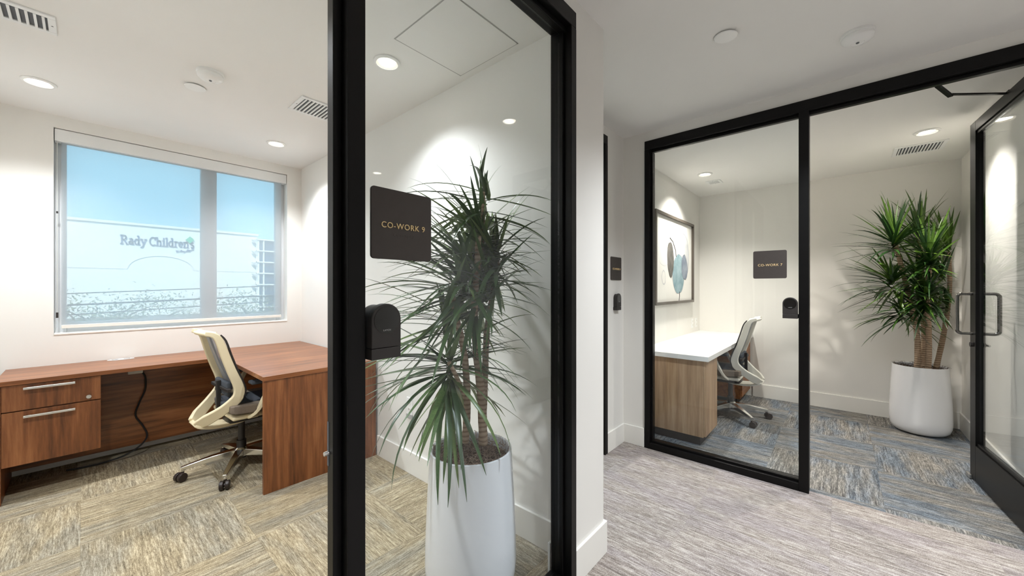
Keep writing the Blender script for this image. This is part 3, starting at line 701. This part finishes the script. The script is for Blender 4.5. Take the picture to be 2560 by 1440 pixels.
def plant(label, base, heads, stems, mat, mossmat, ok, seed, rot=0):
    rn = random.Random(seed)
    r = thing('potted_dracaena', label, 'potted plant', base, group='dracaenas in white planters')
    prof = [(.0, .004), (.135, .004), (.165, .012), (.186, .035), (.197, .07), (.2005, .12), (.1975, .25), (.190, .42), (.1805, .585), (.1795, .602), (.174, .605), (.168, .600), (.166, .57), (.16, .5), (.0, .5)]
    B().lathe(prof, 64).build('planter', 'pot', r, smooth=True)
    b = B().lathe([(.0, .56), (.10, .562), (.166, .553), (.16, .52), (.0, .52)], 32)
    b.build('soil', 'soil', r, smooth=True)
    ms = B()
    for i in range(1100):
        a = rn.uniform(0, 6.283); rad = .162*math.sqrt(rn.random()); p = Vector((rad*math.cos(a), rad*math.sin(a), .565+rn.uniform(-.004, .025)*(1 if rad < .15 else 1.3)))
        h = rn.uniform(0, 6.283); tilt = rn.uniform(-.6, .9); step = rn.uniform(.006, .011); w = rn.uniform(.0007, .0013); pl = None
        for k in range(5):
            dv = Vector((math.cos(h)*math.cos(tilt), math.sin(h)*math.cos(tilt), math.sin(tilt)))
            sd = dv.cross(Vector((0, 0, 1))).normalized()*w + Vector((0, 0, w*.6))
            cur = (ms.b.verts.new(p-sd), ms.b.verts.new(p+sd))
            if pl: ms.b.faces.new((pl[0], pl[1], cur[1], cur[0]))
            pl = cur; p = p + dv*step; h += rn.uniform(-.2, 1.2); tilt -= rn.uniform(.1, .5)
            if math.hypot(p.x, p.y) > .166 and p.z < .61: p.z = .61
    ms.build('moss', mossmat, r, kind='stuff')
    for pts, r0, r1 in stems:
        q = smooth_path([Vector(p)-base for p in pts], 5); n = len(q)
        B().tube(q, [(r0+(r1-r0)*i/(n-1))*(1+.06*math.sin(i*2.3)) for i in range(n)], 10).build('cane', 'trunk', r, smooth=True)
    lv = leaf_variants(mat); made = []
    heads = heads + [(hp + Vector((0, 0, .01)), 9, L*(.3 if hp.z > 1.6 else .42), 86, 52, .7) for hp, n, L, e0, e1, dmax in heads if e0 < 60]
    for hp, n, L, e0, e1, dmax in heads:
        cnt = tries = 0
        while cnt < n and tries < n*14:
            tries += 1
            want = e0 + (e1-e0)*((cnt+rn.random())/n)
            elev, dr, me, pts = min((v for v in lv if v[1] <= dmax), key=lambda v: abs(v[0]-want-rn.uniform(-14, 14)) + rn.uniform(0, 14))
            az = cnt*2.39996 + rn.uniform(-.5, .5) + tries*.7*(tries > cnt+3); l = L*rn.uniform(.68, 1.1)
            org = hp + Vector((rn.uniform(-.015, .015), rn.uniform(-.015, .015), -.13*cnt/n+.04))
            bad = False
            for p in pts[2:]:
                w = org + Vector((math.cos(az)*p.x*l, math.sin(az)*p.x*l, p.z*l))
                if not ok(w): bad = True; break
            if bad: continue
            made.append((me, org - base, (rn.uniform(-.25, .25), rn.uniform(-.08, .08), az), (l, rn.uniform(.36, .62), l))); cnt += 1
    made.sort(key=lambda m: (base + m[1] - Vector((0, 0, HC))).length - .3*math.cos(m[2][2]-math.atan2(-base.y, -base.x)))   # those towards the viewer first
    for me, lo, ro, sc_ in made[:300]:
        o = bpy.data.objects.new('leaf', me); COL.objects.link(o); o.parent = r
        o.location = lo; o.rotation_euler = ro; o.scale = sc_
    if len(made) > 300:
        ex = bmesh.new()
        for me, lo, ro, sc_ in made[300:]:
            k = len(ex.verts); ex.from_mesh(me); ex.verts.ensure_lookup_table()
            bmesh.ops.transform(ex, matrix=Matrix.LocRotScale(lo, Euler(ro), Vector(sc_)), verts=ex.verts[k:])
        b = B(); b.b.free(); b.b = ex; b.build('further_leaves', mat, r, kind='stuff')
    return r
b9 = Vector((1.135, 1.235, 0))
g = lambda px, py, F=1.66: ray(px, py, F)
ok9 = lambda w: w.y > .995 and w.x < 1.46 and w.z > .5 and not (w.z < .64 and (w.xy-b9.xy).length < .2)
plant('tall sparse dracaena in a white planter behind the CO-WORK 9 glass', b9,
      [(g(1202, 455, 1.70), 6, .17, 85, 66, .7), (g(1212, 505, 1.70), 34, .42, 16, -14, .7), (g(1200, 595, 1.66), 66, .38, 42, -24, .7), (g(1240, 650, 1.74), 66, .40, 55, -28, .7),
       (g(1150, 715, 1.64), 66, .42, 40, -30, .7), (g(1190, 740, 1.68), 50, .38, 40, -28, .7), (g(1115, 800, 1.62), 46, .38, 34, -28, .7), (g(1122, 915, 1.62), 80, .46, 26, -50, 1.25), (g(1175, 665, 1.64), 60, .38, 46, -12, .7), (g(1222, 720, 1.68), 48, .38, 44, -16, .7)],
      [([g(1163, 1105, 1.64), g(1168, 1000, 1.63), g(1160, 880, 1.62), g(1140, 790, 1.61), g(1130, 730, 1.60)], .017, .012),
       ([g(1208, 1110, 1.64), g(1204, 1000, 1.64), g(1190, 860, 1.65), g(1186, 760, 1.66), g(1192, 680, 1.64), g(1196, 590, 1.62)], .021, .013),
       ([g(1206, 1085, 1.70), g(1212, 950, 1.71), g(1218, 820, 1.73), g(1238, 700, 1.74), g(1243, 640, 1.74)], .017, .012),
       ([g(1190, 700, 1.655), g(1206, 600, 1.68), g(1208, 480, 1.68)], .011, .009),
       ([g(1165, 1000, 1.632), g(1145, 950, 1.60), g(1122, 905, 1.58)], .010, .009)],
      'leafA', 'moss', ok9, 11)
b7 = Vector((5.03, -.545, 0))
h = lambda px, py, F=3.40: ray(px, py, F)
ok7 = lambda w: w.x < 5.31 and w.y > YR+.09 and not (w.y < -.64 and w.x < 4.1) and w.z < 2.45 and not (w.z < .64 and (w.xy-b7.xy).length < .2)
plant('bushy dracaena in a white planter against the small room rear wall', b7,
      [(h(2235, 605, 3.40), 80, .42, 85, -10, .7), (h(2325, 650, 3.28), 90, .40, 85, -18, .7), (h(2300, 590, 3.52), 60, .40, 85, 0, .7), (h(2372, 625, 3.44), 66, .40, 85, -12, .7),
       (h(2228, 705, 3.40), 80, .42, 50, -26, .7), (h(2312, 745, 3.28), 90, .38, 50, -28, .7), (h(2255, 775, 3.38), 76, .40, 30, -28, .7), (h(2372, 755, 3.42), 64, .36, 40, -28, .7), (h(2292, 690, 3.36), 60, .36, 60, -28, .7), (h(2352, 700, 3.38), 60, .36, 60, -28, .7)],
      [([h(2292, 930, 3.40), h(2292, 830, 3.38), h(2262, 700, 3.40), h(2237, 605, 3.40)], .021, .016),
       ([h(2308, 940, 3.45), h(2310, 830, 3.46), h(2304, 700, 3.48), h(2300, 580, 3.5)], .021, .016),
       ([h(2320, 950, 3.35), h(2322, 840, 3.32), h(2318, 745, 3.30), h(2325, 650, 3.28)], .021, .016),
       ([h(2338, 930, 3.42), h(2362, 820, 3.45), h(2374, 720, 3.45), h(2372, 630, 3.44)], .020, .014)],
      'leafB', 'soil', ok7, 23)

# ------------------------------------------------------------------ white-topped desk, art, outlets
d = thing('white_desk', 'long oak desk with a white stone top along the art wall', 'desk', (4.3, 1.1, 0)); o = d.location
B().box(3.315, XB-.002, .80, YE-.001, .712, .752).build('worktop', 'quartz', d, o, bevel=.002)
cb = thing('desk_cabinet', 'pale oak cabinet under the white top, next to the glass front', 'cabinet', (3.54, 1.1, 0), group='oak cabinets under the white desk'); o = cb.location
B().box(3.345, 3.72, .845, YE-.002, .08, .711).build('body', 'oakZ', cb, o, bevel=.001)
B().box(3.347, 3.718, .826, .8445, .09, .709).build('door', 'oakZ', cb, o, bevel=.001)
B().box(3.39, 3.70, .88, YE-.01, 0, .08).build('plinth', 'blackplastic', cb, o)
cb = thing('desk_cabinet', 'brown wooden cabinet at the rear end of the white desk, behind the chair', 'cabinet', (5.1, 1.1, 0), group='oak cabinets under the white desk'); o = cb.location
B().box(4.85, XB-.016, .845, YE-.002, .06, .711).build('body', 'darkwood', cb, o, bevel=.001)
for z0, z1 in ((.09, .38), (.386, .70)):
    B().box(4.852, XB-.018, .826, .8445, z0, z1).build('drawer', 'darkwood', cb, o, bevel=.001)
B().box(4.88, XB-.03, .88, YE-.01, 0, .06).build('plinth', 'blackplastic', cb, o)
art = thing('framed_print', 'framed abstract print of grey and teal ink shapes', 'picture', (4.33, YE, 1.14)); o = art.location
ax0, ax1, az0, az1, at = 3.70, 4.968, 1.138, 2.09, .028
fy = YE-.042
B().box(ax0, ax1, fy, YE-.0005, az0, az0+at).box(ax0, ax1, fy, YE-.0005, az1-at, az1).box(ax0, ax0+at, fy, YE-.0005, az0+at, az1-at).box(ax1-at, ax1, fy, YE-.0005, az0+at, az1-at).build('frame', 'artframe', art, o)
B().box(ax0+at, ax1-at, YE-.018, YE-.001, az0+at, az1-at).build('print', 'canvas', art, o)
def ink(name, cx, cz, rx, rz, tilt, mat, lay, wob=.05, seed=0, ring=0):
    rn = random.Random(seed); ph = [rn.uniform(0, 6.28) for _ in range(4)]; q = []
    for i in range(48):
        a = 2*math.pi*i/48; k = 1 + wob*(math.sin(2*a+ph[0]) + .7*math.sin(3*a+ph[1]) + .5*math.sin(5*a+ph[2]) + .25*math.sin(9*a+ph[3]))
        x_, z_ = rx*k*math.cos(a), rz*k*math.sin(a); t = R(tilt); q.append((cx+x_*math.cos(t)-z_*math.sin(t), cz+x_*math.sin(t)+z_*math.cos(t)))
    y = YE-.0182-lay*.0003
    if ring:
        b = B(); n = len(q); inner = [(cx+(u-cx)*(1-ring), cz+(v-cz)*(1-ring)) for u, v in q]
        va = [b.b.verts.new((u, y, v)) for u, v in q]; vi = [b.b.verts.new((u, y, v)) for u, v in inner]
        for i in range(n): b.b.faces.new((va[i], va[(i+1) % n], vi[(i+1) % n], vi[i]))
        return b.build(name, mat, art, o)
    return B().prism(q, y, y+.0002, lambda u, v, dd: Vector((u, dd, v))).build(name, mat, art, o)
ink('ink_shape', 4.63, 1.68, .20, .27, 6, 'b_pale', 1, .02, 1); ink('ink_outline', 4.63, 1.68, .20, .27, 6, 'b_edge', 2, .02, 1, .03)
ink('ink_shape', 4.45, 1.47, .215, .22, 8, 'b_teal', 3, .035, 2); ink('ink_outline', 4.45, 1.47, .215, .22, 8, 'b_edge', 4, .035, 2, .025)
ink('ink_shape', 4.66, 1.55, .105, .155, 14, 'b_slate', 5, .05, 3); ink('ink_outline', 4.66, 1.55, .105, .155, 14, 'b_line', 6, .05, 3, .03)
ink('ink_shape', 4.18, 1.62, .095, .20, 4, 'b_dark', 7, .045, 4)
ink('ink_outline', 3.97, 1.42, .06, .075, 0, 'b_pale', 2, .06, 5, .18)
ink('ink_outline', 4.02, 1.72, .22, .17, 30, 'b_pale', 1, .03, 6, .03)
ink('ink_shape', 4.24, 1.88, .09, .10, 10, 'canvas', 1, .05, 7); ink('ink_outline', 4.24, 1.88, .09, .10, 10, 'b_pale', 2, .05, 7, .06)
B().tube([(4.16, YE-.0195, 1.85), (4.25, YE-.0195, 1.82), (4.34, YE-.0195, 1.73), (4.36, YE-.0195, 1.66)], .0035, 6).build('ink_line', 'b_line', art, o)
B().tube([(4.47, YE-.0195, 1.27), (4.475, YE-.0195, 1.22), (4.46, YE-.0195, az0+at)], .004, 6).build('ink_line', 'b_line', art, o)

def outlet(label, c, rz, w=.072, hgt=.118, extra=False):
    r = thing('wall_outlet', label, 'outlet', c, rz, 'white wall outlets')        # local: faces -Y
    B().prism(rr2(w, hgt, .006), 0, -.006, lambda u, v, d: Vector((u, d, v))).build('cover_plate', 'white', r, bevel=.0015)
    for dz in (-.024, .024):
        f = B().prism(rr2(.034, .03, .01), -.006, -.008, lambda u, v, d: Vector((u, d, v+dz))).build('receptacle', 'base', r)
        B().box(-.008, -.005, -.0085, -.0078, dz-.004, dz+.008).box(.005, .008, -.0085, -.0078, dz-.004, dz+.008).build('slot', 'blackplastic', f)
    if extra: B().box(-w/2, w/2, -.008, 0, -hgt/2-.028, -hgt/2-.001).build('lower_insert', 'greytext', r)
outlet('white outlet low on the wall behind the drooping leaves', (XR, 2.303, .472), R(-90), extra=True)
outlet('white outlet above the white desk, nearer the print', (5.03, YE, .868), 0)
outlet('white outlet above the white desk, nearest the rear corner', (5.20, YE, .868), 0)
sw = thing('light_switch', 'white rocker switch on the wall behind the glass door', 'switch', (4.27, YR, 1.12), R(180))
B().prism(rr2(.075, .12, .006), 0, -.006, lambda u, v, d: Vector((u, d, v))).build('cover_plate', 'white', sw, bevel=.0015)
B().box(-.017, .017, -.010, -.006, -.033, .033).build('rocker', 'base', sw, bevel=.002)

# ------------------------------------------------------------------ ceiling fittings
def downlight(label, x, y, z, watts, col=(1, .90, .76), r=.072, group='recessed downlights', spread=128):
    t = thing('downlight', label, 'downlight', (x, y, z), group=group)
    B().lathe([(r, -.0005), (r, -.006), (r*.94, -.010), (r*.80, -.011), (r*.78, -.006), (r*.80, -.0005), (r, -.0005)], 36, cap=False).build('trim_ring', 'white', t, smooth=True)
    B().lathe([(r*.79, -.010), (r*.60, -.0025), (r*.60, -.0008), (r*.79, -.0008), (r*.79, -.010)], 36, cap=False).build('reflector', 'cup', t, smooth=True)
    B().cyl((0, 0, -.004), (0, 0, -.001), r*.59, r*.59, 32).build('lamp', 'lamp', t)
    l = bpy.data.lights.new('downlight_lamp', 'SPOT'); l.energy = watts; l.color = col; l.spot_size = R(spread); l.spot_blend = 1.0; l.shadow_soft_size = .035
    lo = bpy.data.objects.new('downlight_lamp', l); COL.objects.link(lo); lo.parent = t; lo.location = (0, 0, -.03)
    return t
WC = (.93, .965, 1.0)
downlight('round downlight above the drawer end of the walnut desk', -.18, 3.70, ZO, P_OFFICE, WC)
downlight('round downlight near the right end of the window', 1.11, 3.71, ZO, P_OFFICE, WC)
downlight('round downlight near the ceiling access panel behind the glass', 1.12, 1.91, ZO, P_OFFICE*.62, WC)
downlight('round downlight above the office door', -.18, 1.91, ZO, P_OFFICE*1.25, WC)
downlight('round downlight above the bushy dracaena', 4.26, -.50, ZS, P_ROOM, (1, .94, .85))
downlight('round downlight in front of the framed print', 4.31, 1.075, ZS, P_ROOM, (1, .94, .85))
for hx_, hy_, lb in ((2.15, -.06, 'round hall downlight between the sprinkler cap and the rear of the hall'), (2.15, -2.02, 'second round hall downlight from the sprinkler cap'), (0.1, -.9, 'added unseen hall downlight facing the walnut desk office door'), (0.1, -2.9, 'added unseen hall downlight by the rear hall wall')):
    downlight(lb, hx_, hy_, ZH, P_HALL, (.90, .95, 1), group='hall downlights', spread=132 if hx_ > 1 else 118)  # the pair outside the office door is added, unseen, to brighten the hall
downlight('added unseen downlight near the window of the neighbouring office', 2.1, 3.7, ZO, P_OFFICE, WC, group='added neighbouring office downlights')  # both lamps here added out of sight, sending cool light into the hall
downlight('added unseen downlight behind the narrow black frame, in the neighbouring office', 2.1, 2.2, ZO, P_OFFICE, WC, group='added neighbouring office downlights')
def smoke(label, x, y, z):
    t = thing('smoke_detector', label, 'smoke detector', (x, y, z), group='smoke detectors')
    B().lathe([(.066, 0), (.066, -.012), (.063, -.014)], 40).build('mounting_base', 'white', t, smooth=True)
    B().lathe([(.062, -.0145), (.0635, -.018), (.062, -.030), (.050, -.042), (.026, -.048), (.024, -.046), (.012, -.046), (0, -.046)], 40).build('housing', 'white', t, smooth=True)
    B().cyl((.0, 0, -.0465), (.0, 0, -.050), .007, .006, 12).build('sensor', 'slatback', t)
smoke('white smoke detector on the office ceiling', .492, 2.785, ZO)
smoke('white smoke detector on the hall ceiling', 2.565, -.065, ZH)
def cap(label, x, y, z, tilt=0):
    t = thing('sprinkler_cap', label, 'sprinkler cap', (x, y, z), group='sprinkler caps')
    o = B().lathe([(0, -.006), (.050, -.006), (.053, -.008), (.050, -.011), (0, -.0115)], 40).build('cover_disc', 'white', t, smooth=True); o.rotation_euler = (tilt, 0, 0)
    B().lathe([(.036, 0), (.036, -.006)], 24).build('escutcheon', 'slatback', t)
cap('white round sprinkler cap beside the office smoke detector', .462, 3.045, ZO)
cap('white round sprinkler cap on the hall ceiling', 2.142, .437, ZH, R(3))
def vent(label, x0, x1, y0, y1, z, along, n):
    t = thing('air_vent', label, 'vent', ((x0+x1)/2, (y0+y1)/2, z), group='white ceiling vents'); o = t.location; e = .026
    B().box(x0, x1, y0, y0+e, z-.008, z).box(x0, x1, y1-e, y1, z-.008, z).box(x0, x0+e, y0+e, y1-e, z-.008, z).box(x1-e, x1, y0+e, y1-e, z-.008, z).build('vent_frame', 'whitemetal', t, o, bevel=.002)
    B().box(x0+e, x1-e, y0+e, y1-e, z-.0015, z-.0005).build('duct_shade', 'slatback', t, o)  # grey sheet painted as the shaded duct behind the slats
    for i in range(n):
        f = (i+.5)/n
        if along == 'Y':
            c = x0+e+(x1-x0-2*e)*f; w = (x1-x0-2*e)/n*.36
            b = B().box(c-w/2, c+w/2, y0+e, y1-e, z-.009, z-.0018)
        else:
            c = y0+e+(y1-y0-2*e)*f; w = (y1-y0-2*e)/n*.36
            b = B().box(x0+e, x1-e, c-w/2, c+w/2, z-.009, z-.0018)
        b.build('slat', 'whitemetal', t, o)
    for sx in ((x0+e/2, (y0+y1)/2), (x1-e/2, (y0+y1)/2)):
        B().cyl((sx[0], sx[1], z-.0085), (sx[0], sx[1], z-.0075), .004, .004, 8).build('screw', 'slatback', t, o)
vent('white slatted ceiling vent beyond the smoke detector, over the drawers', -.46, -.085, 2.755, 2.945, ZO, 'Y', 13)
vent('white slatted ceiling vent over the return of the walnut desk', .945, 1.33, 2.655, 2.92, ZO, 'Y', 14)
vent('white slatted ceiling vent above the bushy dracaena', 4.58, 4.86, -.66, -.35, ZS, 'X', 13)
vent('small white ceiling vent near the framed print', 4.62, 4.78, 1.0, 1.15, ZS, 'Y', 5)
ap = thing('access_panel', 'flush square access panel in the ceiling behind the glass', 'access panel', (1.26, 1.48, ZO)); o = ap.location
B().box(1.042, 1.482, 1.252, 1.262, ZO-.001, ZO).box(1.042, 1.482, 1.692, 1.705, ZO-.001, ZO).box(1.038, 1.044, 1.252, 1.705, ZO-.001, ZO).box(1.476, 1.482, 1.252, 1.705, ZO-.001, ZO).build('panel_gap', 'greytext', ap, o)
B().box(1.043, 1.477, 1.257, 1.697, ZO-.003, ZO-.0012).build('panel_door', 'ceil', ap, o, bevel=.0008)
